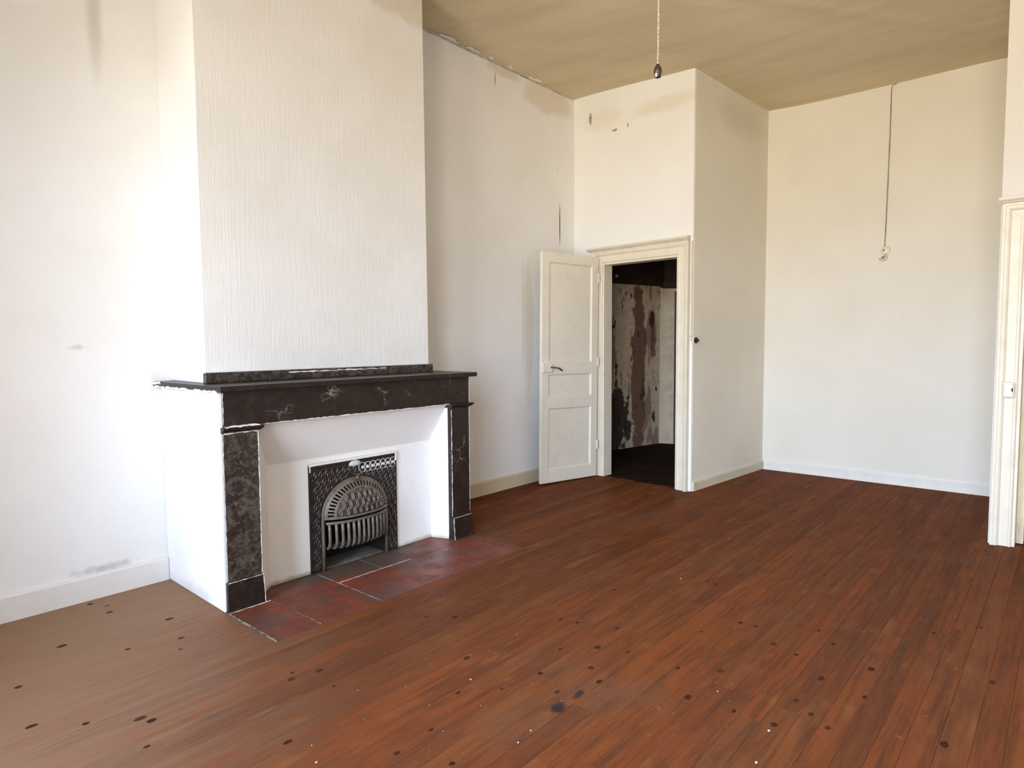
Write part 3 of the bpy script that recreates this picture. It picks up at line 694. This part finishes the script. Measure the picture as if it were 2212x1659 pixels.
# grey plaster blob at the top of the plate
mb = MB(); n = 14; pts = []
for j, (rr, dy) in enumerate(((1.0, 0.0), (0.75, 0.008), (0.35, 0.012))):
    for k in range(n):
        a = 2 * PI * k / n; q = 1 + 0.18 * noise.noise((math.cos(a) * 2, math.sin(a) * 2, j))
        pts.append((GX + 0.004 + 0.047 * rr * q * math.cos(a), GY - 0.001 - dy, 0.606 + rr * q * (0.026 if math.sin(a) > 0 else 0.014) * math.sin(a)))
fs = [(j * n + k, j * n + (k + 1) % n, (j + 1) * n + (k + 1) % n, (j + 1) * n + k) for j in range(2) for k in range(n)] + [tuple(range(2 * n, 3 * n))]
mb.add(pts, fs); mb.build('plaster_smear', 'plaster_blob', plate)
# basket
def by(t_): return GY - 0.018 - 0.062 * (1 - abs(t_) ** 2.5)
mb = MB(); mb.tube([(GX + 0.222 * t_, by(t_), 0.284) for t_ in [k / 14 - 1 for k in range(29)]], 0.0095, 8, upv=(0, 0, 1)); bk = mb.build('basket_rail', 'iron_grey', grate, smooth=True)
for k in range(13):
    t_ = -0.93 + 1.86 * k / 12; x, y = GX + 0.222 * t_, by(t_)
    mb = MB(); mb.tube([(x, y, 0.284), (x, y - 0.004, 0.24), (x, y - 0.006, 0.18), (x, y - 0.001, 0.148), (x, y + 0.014, 0.132), (x, y + 0.04, 0.128), (x, y + 0.12, 0.128)], 0.0098, 8, upv=(1, 0, 0), flat=0.95)
    mb.build('basket_bar', 'iron_grey', grate, smooth=True)
mb = MB(); mb.box(GX - 0.22, GX + 0.22, GY + 0.03, GY + 0.20, 0.120, 0.128); mb.box(GX - 0.222, GX + 0.222, GY + 0.19, GY + 0.205, 0.0, 0.5); mb.build('fire_back', 'soot', grate)
for s in (-1, 1):
    mb = MB(); mb.box(GX + s * 0.232 - 0.008, GX + s * 0.232 + 0.008, GY + 0.018, GY + 0.19, 0.0, 0.5); mb.build('cheek_plate', 'iron_black', grate)

# ------------------------------------------------------------------ skirting boards
def skirting(fr, u0, u1, h, t_, mat, name, label, lip=0.0, wob=0.0):
    mb = MB(); n = max(1, int((u1 - u0) / 0.25)); 
    prof = [(0, 0), (t_, 0), (t_, h - 0.012), (t_ * 0.75, h), (0, h)]
    rings = []
    for i in range(n + 1):
        u = u0 + (u1 - u0) * i / n; w = wob * noise.noise((u * 2.3, h, 1.7))
        rings.append([fr.P(u, q, z + (w if z > 0 else 0)) for q, z in prof])
    k = len(prof); vs = [p for r_ in rings for p in r_]
    fs = [tuple(range(k - 1, -1, -1)), tuple(range(n * k, (n + 1) * k))] + [(i * k + j, i * k + (j + 1) % k, (i + 1) * k + (j + 1) % k, (i + 1) * k + j) for i in range(n) for j in range(k)]
    mb.add(vs, fs); o = struct(mb.build(name, mat), label, 'baseboard')
    if lip:
        m2 = MB(); m2.prism([fr.P(u0, t_, 0), fr.P(u0, t_ + lip, 0), fr.P(u0, t_ + lip * 0.7, lip * 0.9), fr.P(u0, t_, lip * 1.2)], [fr.P(u1, t_, 0), fr.P(u1, t_ + lip, 0), fr.P(u1, t_ + lip * 0.7, lip * 0.9), fr.P(u1, t_, lip * 1.2)])
        m2.build('quarter_round', mat, o)
    return o
skirting(F_left, 0.0, 1.485 - WX, 0.132, 0.020, 'base_white', 'baseboard_left', 'white baseboard left of the fireplace', wob=0.004)
skirting(F_left, 3.285 - WX, 5.40 - WX, 0.122, 0.018, 'base_tan', 'baseboard_middle', 'yellowed baseboard between fireplace and open door', wob=0.003)
skirting(F_ret, 0.02, F_ret.L - 0.025, 0.086, 0.016, 'base_grey', 'baseboard_return', 'patchy cream baseboard on the return wall', wob=0.003)
skirting(F_back, 0.15, 2.22, 0.100, 0.014, 'base_cream', 'baseboard_back', 'low white baseboard along the alcove back wall', lip=0.014, wob=0.003)

# ------------------------------------------------------------------ door 1: architrave and open leaf
def casing_profile(): return [(0, 0), (0, 0.020), (0.006, 0.026), (0.016, 0.026), (0.020, 0.022), (0.066, 0.024), (0.072, 0.034), (0.080, 0.040), (0.092, 0.042), (0.100, 0.046), (0.112, 0.046), (0.114, 0.0)]
def architrave(fr, ua, ub, zt, name, label, depth, cor_l, cor_r, plinth=False):
    """cased opening from ua to ub, head at zt"""
    t1 = thing(name, fr.P((ua + ub) / 2, 0, 0), label, 'door frame', kind='structure')
    pr = casing_profile(); w = pr[-1][0]
    for s, u in ((-1, ua), (1, ub)):
        mb = MB(); mb.prism([fr.P(u + s * q, n, 0.0) for q, n in pr], [fr.P(u + s * q, n, zt + q) for q, n in pr]); mb.build('casing', 'trim', t1, bevel=0.0012, seg=1)
        mb = MB(); e = u - s * 0.018; fr.box(mb, min(u, e), max(u, e), -depth, 0.012, 0.0, zt); mb.build('jamb', 'trim', t1, bevel=0.002)
    mb = MB(); mb.prism([fr.P(ua - q, n, zt + q) for q, n in pr], [fr.P(ub + q, n, zt + q) for q, n in pr]); mb.build('head', 'trim', t1, bevel=0.0012, seg=1)
    mb = MB(); fr.box(mb, ua, ub, -depth, 0.010, zt - 0.018, zt); mb.build('head_jamb', 'trim', t1)
    cp = [(0, 0), (0.048, 0.0), (0.056, 0.008), (0.072, 0.014), (0.078, 0.022), (0.078, 0.032), (0, 0.040)]
    z0 = zt + w
    mb = MB(); mb.prism([fr.P(ua - w - cor_l * n / 0.078, n, z0 + z) for n, z in cp], [fr.P(ub + w + cor_r * n / 0.078, n, z0 + z) for n, z in cp]); mb.build('cornice', 'trim', t1, bevel=0.001, seg=1)
    return t1
trim1 = architrave(F_door, 0.135, 0.985, 2.110, 'trim_1', 'cream moulded frame around the open door', 0.115, 0.01, 0.05)
trim2 = architrave(F_pass, OPEN2[0], OPEN2[1], OPEN2[3], 'trim_2', 'cream moulded door frame at the right edge', 0.14, 0.05, 0.02)

H = Vector((5.417, 3.566, 0)); Fp = Vector((4.712, 3.712, 0))
F_leaf = Frame(Fp, H, flip=True)                       # n points to the viewer side
door = thing('door_1', F_leaf.P(F_leaf.L, 0, 0), 'white panelled door standing open against the wall', 'door', kind='structure')
door_obj0 = len(col.objects)
Lw = F_leaf.L; TH = 0.034; BZ = 0.012
P = [(0.135, 0.712), (0.820, 1.034), (1.147, 2.075)]
zr = [(BZ, 0.135), (0.712, 0.820), (1.034, 1.147), (2.075, 2.165)]
door_parts = []
for (u0, u1) in ((0, 0.088), (Lw - 0.082, Lw)):
    mb = MB(); F_leaf.box(mb, u0, u1, -TH, 0, BZ, 2.165); door_parts.append(mb.build('stile', 'door', door, bevel=0.003))
for (a, b) in zr:
    mb = MB(); F_leaf.box(mb, 0.088, Lw - 0.082, -TH, 0, a, b); door_parts.append(mb.build('rail', 'door', door, bevel=0.0025))
for (a, b) in P:
    mb = MB(); F_leaf.box(mb, 0.086, Lw - 0.080, -0.026, -0.014, a - 0.002, b + 0.002); pn = mb.build('panel', 'door', door); door_parts.append(pn)
    mb = MB(); u0, u1 = 0.088, Lw - 0.082; q = 0.013
    o4 = [(u0, a), (u1, a), (u1, b), (u0, b)]; i4 = [(u0 + q, a + q), (u1 - q, a + q), (u1 - q, b - q), (u0 + q, b - q)]
    vs = [F_leaf.P(u, -0.003, z) for u, z in o4] + [F_leaf.P(u, -0.014, z) for u, z in i4] + [F_leaf.P(u, -0.014, z) for u, z in o4]
    mb.add(vs, [(k, (k + 1) % 4, 4 + (k + 1) % 4, 4 + k) for k in range(4)] + [(k, (k + 1) % 4, 8 + (k + 1) % 4, 8 + k) for k in range(4)]); mb.build('moulding', 'door', pn)
mb = MB(); F_leaf.box(mb, 0.004, 0.118, 0.0, 0.020, 1.055, 1.135); lk = mb.build('rim_lock', 'door', door, bevel=0.003)
mb = MB(); F_leaf.box(mb, -0.004, 0.022, 0.001, 0.024, 1.068, 1.122); mb.build('latch', 'door', lk, bevel=0.002)
for (u, z) in ((0.012, 1.128), (0.110, 1.128), (0.012, 1.062), (0.110, 1.062)):
    mb = MB(); c = Vector(F_leaf.P(u, 0.020, z)); mb.tube([c, c + F_leaf.n * 0.002], 0.003, 8); mb.build('screw', 'steel', lk)
mb = MB(); c0 = Vector(F_leaf.P(0.098, 0.018, 1.100)); c1 = c0 + F_leaf.n * 0.034; u_ = F_leaf.u
mb.tube([c0, c1, c1 + u_ * 0.012 + F_leaf.n * 0.006], [0.008, 0.007, 0.007], 10)
mb.tube([c1 + F_leaf.n * 0.006, c1 + u_ * 0.03 + F_leaf.n * 0.008 + Vector((0, 0, -0.002)), c1 + u_ * 0.065 + F_leaf.n * 0.008 + Vector((0, 0, -0.010)), c1 + u_ * 0.095 + F_leaf.n * 0.006 + Vector((0, 0, -0.026)), c1 + u_ * 0.108 + F_leaf.n * 0.006 + Vector((0, 0, -0.036))], [0.006, 0.0065, 0.009, 0.010, 0.004], 10, flat=0.8)
mb.build('lever_handle', 'steel', lk, smooth=True)
for z in (0.28, 1.10, 1.92):
    mb = MB(); c = Vector(F_leaf.P(Lw + 0.004, 0.004, z)); mb.tube([c, c + Vector((0, 0, 0.09))], 0.007, 8); mb.build('hinge', 'trim', door)
# the old leaf hangs slightly out of plumb
ang = math.radians(0.75)
door.matrix_world = Matrix.Translation(door.location) @ Matrix.Rotation(-ang, 4, F_leaf.n) 

# ------------------------------------------------------------------ hall behind the open door
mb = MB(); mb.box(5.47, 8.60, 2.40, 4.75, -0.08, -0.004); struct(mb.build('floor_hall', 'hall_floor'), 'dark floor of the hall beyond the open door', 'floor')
F_hl = Frame((5.62, 4.575), (7.74, 4.105), flip=True)
struct(walls(F_hl, -0.01, 2.06, 0.10, []).build('wall_hall_left', 'peeling'), 'peeling stained hall wall seen through the open door', 'wall')
F_hb = Frame((8.45, 2.45), (7.73, 4.115))
whb = struct(walls(F_hb, -0.01, 2.03, 0.10, [], 0, F_hb.L + 0.03).build('wall_hall_back', 'hall_back'), 'pale stained hall wall at the far end beyond the open door', 'wall')
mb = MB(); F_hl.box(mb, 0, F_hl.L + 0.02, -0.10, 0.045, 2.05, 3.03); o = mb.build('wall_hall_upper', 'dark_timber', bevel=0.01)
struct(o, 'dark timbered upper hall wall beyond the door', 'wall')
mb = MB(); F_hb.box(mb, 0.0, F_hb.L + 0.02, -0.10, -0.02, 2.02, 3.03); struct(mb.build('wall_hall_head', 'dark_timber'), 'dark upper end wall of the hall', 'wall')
mb = MB(); F_hb.box(mb, 0.0, F_hb.L - 0.05, -0.018, 0.09, 2.04, 2.10); F_hb.box(mb, 0.0, F_hb.L - 0.05, -0.018, 0.06, 2.022, 2.04)
tag(mb.build('ledge', 'dark_timber', whb, bevel=0.006), 'dark wooden ledge')
mb = MB(); ul = F_hb.L - 0.195; F_hb.box(mb, ul - 0.12, ul, 0.0, 0.05, -0.004, 1.98)
tag(mb.build('door_post', 'post', whb, bevel=0.004), 'brown wooden post')
hp_ = [F_door.P(0.05, -0.045, 0)[:2], (6.86, 2.49), (8.62, 2.49), (8.62, 4.75), (5.55, 4.75), F_door.P(F_door.L, -0.045, 0)[:2]]
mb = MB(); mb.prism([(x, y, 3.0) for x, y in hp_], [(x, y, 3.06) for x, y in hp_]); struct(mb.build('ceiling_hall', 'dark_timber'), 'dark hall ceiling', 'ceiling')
mb = MB(); mb.box(5.53, 5.64, 3.90, 4.75, -0.01, 3.02); struct(mb.build('wall_hall_side', 'hall_back'), 'hall wall hidden behind the main room', 'wall')
mb = MB(); mb.box(6.85, 8.62, 2.46, 2.54, -0.01, 3.02); struct(mb.build('wall_hall_right', 'hall_back'), 'right side wall of the hall', 'wall')
pc = Vector(F_hl.P(1.29, 0.066, 2.135))
mb = MB(); mb.lathe((pc.x, pc.y, pc.z), [(0.004, -0.02), (0.02, -0.012), (0.024, 0.0), (0.016, 0.014), (0.003, 0.02)], 9)
tag(mb.build('insulator', 'flake'), 'small pale fitting high on the dark hall timber', 'fitting')

# passage behind the right door
mb = MB(); mb.box(5.37, 8.25, -1.60, 0.243, -0.08, -0.003); struct(mb.build('floor_passage', 'hall_floor'), 'dark floor beyond the right-hand doorway', 'floor')
mb = MB(); mb.box(5.37, 8.25, 0.205, 0.243, 0, 2.9); struct(mb.build('wall_passage_side', 'hall_back'), 'dim cracked wall beyond the right-hand doorway', 'wall')
mb = MB(); mb.box(8.2, 8.3, -1.60, 0.243, 0, 2.9); struct(mb.build('wall_passage_end', 'hall_back'), 'end wall of the right passage', 'wall')
mb = MB(); mb.box(5.37, 8.25, -1.70, -1.60, 0, 2.9); struct(mb.build('wall_passage_far', 'hall_back'), 'far side wall of the right passage', 'wall')
mb = MB(); mb.box(5.37, 8.3, -1.70, 0.243, 2.9, 2.96); struct(mb.build('ceiling_passage', 'dark_timber'), 'dark passage ceiling', 'ceiling')

# ------------------------------------------------------------------ windows behind the viewer
def window(fr, u0, u1, z0, z1, name, label):
    w = thing(name, fr.P((u0 + u1) / 2, -0.15, z0), label, 'window', kind='structure')
    mb = MB(); n0, n1 = -0.17, -0.12; f = 0.045; um = (u0 + u1) / 2
    for b in ((u0, u0 + f, z0, z1), (u1 - f, u1, z0, z1), (u0 + f, u1 - f, z0, z0 + f), (u0 + f, u1 - f, z1 - f, z1), (um - 0.035, um + 0.035, z0 + f, z1 - f)): fr.box(mb, b[0], b[1], n0, n1, b[2], b[3])
    zs = [z0 + f + (z1 - z0 - 2 * f) * q / 4 for q in range(5)]
    for q in (1, 2, 3): fr.box(mb, u0 + f, u1 - f, n0 + 0.01, n1 - 0.01, zs[q] - 0.012, zs[q] + 0.012)
    mb.build('window_frame', 'trim', w)
    for (a, b) in ((u0 + f, um - 0.035), (um + 0.035, u1 - f)):
        for q in range(4):
            mb = MB(); fr.box(mb, a, b, -0.147, -0.143, zs[q] + 0.012 * (q > 0), zs[q + 1] - 0.012 * (q < 3)); mb.build('pane', 'glass', w)
y0, y1, z0, z1 = WINDOWS[0]; window(F_win, YL - y1, YL - y0, z0, z1, 'window_1', 'casement window nearer the fireplace wall')
y0, y1, z0, z1 = WINDOWS[1]; window(F_win, YL - y1, YL - y0, z0, z1, 'window_2', 'casement window directly behind the viewer')

# ------------------------------------------------------------------ small fittings
LX, LY = 2.995, 1.614
lamp = thing('pendant_lampholder', (LX, LY, 2.652), 'brown bulbless lampholder hanging on a twisted cord from the ceiling', 'lampholder')
zt = zc(LX, LY) + 0.004
for s in (0, PI):
    mb = MB(); pts = []; n = 260; z = 2.712
    for k in range(n + 1):
        zz = 2.712 + (zt - 2.712) * k / n; a = zz * 2 * PI / 0.042 + s
        sway = 0.004 * math.sin((zz - 2.7) * 5)
        pts.append((LX + sway + 0.0026 * math.cos(a), LY + 0.0026 * math.sin(a), zz))
    mb.tube(pts, 0.0026, 5, upv=(1, 0, 0)); mb.build('cord_strand', 'cord', lamp, smooth=True)
mb = MB(); mb.lathe((LX, LY, 2.652), [(0.012, 0.004), (0.0145, 0.0), (0.0155, 0.002), (0.0165, 0.018), (0.0195, 0.022), (0.0200, 0.032), (0.0188, 0.040), (0.0145, 0.050), (0.0095, 0.056), (0.0085, 0.063), (0.003, 0.064)], 20)
mb.build('holder_body', 'bakelite_brown', lamp, smooth=True)
mb = MB(); mb.box(LX - 0.0175, LX - 0.0140, LY - 0.004, LY + 0.004, 2.650, 2.668); mb.build('bayonet_slot', 'flake', lamp)
mb = MB(); mb.lathe((LX, LY, zt - 0.032), [(0.008, 0.0), (0.022, 0.006), (0.034, 0.018), (0.036, 0.030)], 20); mb.build('ceiling_rose', 'porcelain', lamp, smooth=True)

# black switch and its wooden conduit on the corner by the open door
nR = F_ret.n; sw0 = Vector(F_ret.P(F_ret.L - 0.040, 0.0, 1.351))
sw = thing('wall_switch', (sw0.x, sw0.y, 1.32), 'small black rotary light switch on the corner by the open door', 'switch')
mb = MB(); mb.tube([sw0, sw0 + nR * 0.008], 0.030, 20); mb.build('back_plate', 'porcelain', sw, bevel=0.002)
mb = MB(); mb.tube([sw0 + nR * 0.008, sw0 + nR * 0.022, sw0 + nR * 0.028], [0.027, 0.026, 0.020], 20); mb.build('cover', 'bakelite', sw, bevel=0.001)
mb = MB(); mb.tube([sw0 + nR * 0.028, sw0 + nR * 0.036], [0.006, 0.005], 10); mb.tube([sw0 + nR * 0.038 + Vector((-0.012, 0, 0.004)), sw0 + nR * 0.038 + Vector((0.012, 0, -0.004))], 0.005, 8); mb.build('rotary_key', 'bakelite', sw)
cdu = thing('cable_conduit', F_door.P(0.008, 0.02, 1.385), 'cream wooden cable strip running down the corner to the switch', 'conduit')
mb = MB(); F_door.box(mb, 0.0, 0.018, 0.001, 0.018, 1.385, 2.218); mb.build('strip', 'trim', cdu, bevel=0.003)
mb = MB(); F_door.box(mb, -0.001, 0.019, 0.001, 0.014, 1.345, 1.384); mb.build('end_block', 'trim', cdu, bevel=0.002)
# cream switch on the right door frame
s2 = thing('wall_switch', (5.219, 0.305, 0.974), 'cream box light switch on the right-hand door frame', 'switch')
mb = MB(); mb.box(5.200, 5.2235, 0.277, 0.336, 0.974, 1.070); mb.build('back_box', 'porcelain', s2, bevel=0.004)
mb = MB(); mb.box(5.192, 5.200, 0.283, 0.330, 0.982, 1.062); cv = mb.build('cover', 'porcelain', s2, bevel=0.003)
mb = MB(); mb.box(5.1905, 5.1935, 0.283, 0.290, 1.012, 1.034); mb.build('chipped_notch', 'soot', cv)
# hanging wire and porcelain rosette on the alcove back wall
X = 6.857
mb = MB(); mb.tube([(X - 0.006, 1.30, 3.650), (X - 0.006, 1.335, 3.640), (X - 0.006, 1.340, 3.60), (X - 0.006, 1.341, 3.2), (X - 0.006, 1.346, 2.8), (X - 0.006, 1.352, 2.4), (X - 0.006, 1.357, 2.205)], 0.0042, 6, upv=(1, 0, 0))
tag(mb.build('electric_wire', 'wire'), 'thin grey wire running down the alcove wall from the ceiling', 'wire')
ro = thing('wall_rosette', (X, 1.357, 2.08), 'cream porcelain wire rosette with hook on the alcove wall', 'rosette')
mb = MB(); mb.lathe((X, 1.350, 2.165), [(0.040, 0.0), (0.040, 0.010), (0.034, 0.018), (0.012, 0.022)], 20, 'x'); rb = mb.build('rosette_disc', 'porcelain', ro, smooth=False)
mb = MB(); mb.lathe((X - 0.022, 1.362, 2.168), [(0.007, 0.0), (0.006, 0.003)], 10, 'x'); mb.build('screw_hole', 'soot', rb)
mb = MB(); mb.tube([(X - 0.014, 1.345, 2.125), (X - 0.030, 1.338, 2.108), (X - 0.034, 1.345, 2.088), (X - 0.032, 1.365, 2.076), (X - 0.028, 1.385, 2.080), (X - 0.020, 1.392, 2.092)], 0.009, 8); mb.build('hook', 'porcelain', ro, smooth=True)
mb = MB(); mb.lathe((X, 1.362, 2.098), [(0.030, 0.0), (0.028, 0.008), (0.010, 0.012)], 16, 'x'); hb = mb.build('hook_base', 'porcelain', ro)
mb = MB(); mb.lathe((X - 0.012, 1.362, 2.100), [(0.016, 0.0), (0.012, 0.002)], 12, 'x'); mb.build('hollow', 'wire', hb)

# scattered paint flakes on the boards
FL = [(1.8, 1.78, 6), (1.69, 1.38, 5), (1.61, 1.37, 5), (1.91, 1.41, 3), (1.6, 1.94, 3), (1.46, 2.06, 3), (1.15, 1.89, 4), (2.03, 1.89, 2.5), (2.23, 1.9, 3), (2.87, 1.75, 3), (1.49, 1.61, 3), (1.11, 1.8, 6), (1.69, 1.62, 3), (1.59, 1.68, 2.5), (1.36, 1.88, 2.5), (1.57, 1.77, 2.5), (2.35, 0.99, 5), (2.22, 0.75, 7), (2.02, 0.72, 8), (4.26, 1.73, 4), (3.36, 1.64, 6)]
rr = random.Random(5)
for k in range(170):
    FL.append((rr.gauss(1.9, 0.7), rr.gauss(2.1, 0.75), rr.uniform(0.8, 2.0)))
for k in range(26): FL.append((rr.uniform(1.5, 3.1), rr.uniform(2.72, 3.14), rr.uniform(1.0, 3.0)))
mb = MB()
for (x, y, s) in FL:
    if y > HY0 and (x < 0.4 or x > 3.2): continue
    if y > 3.14: continue
    s *= 0.0007; a = rr.uniform(0, PI); n = 5
    ring_ = [(x + s * rr.uniform(0.6, 1.3) * math.cos(a + 2 * PI * q / n), y + s * rr.uniform(0.5, 1.0) * math.sin(a + 2 * PI * q / n)) for q in range(n)]
    mb.prism([(p, q, 0.0004) for p, q in ring_], [(p, q, 0.0004 + s * 0.5) for p, q in ring_])
tag(mb.build('paint_flakes', 'flake'), 'tiny pale paint flakes scattered over the boards', 'debris', kind='stuff')
bpy.context.view_layer.update()
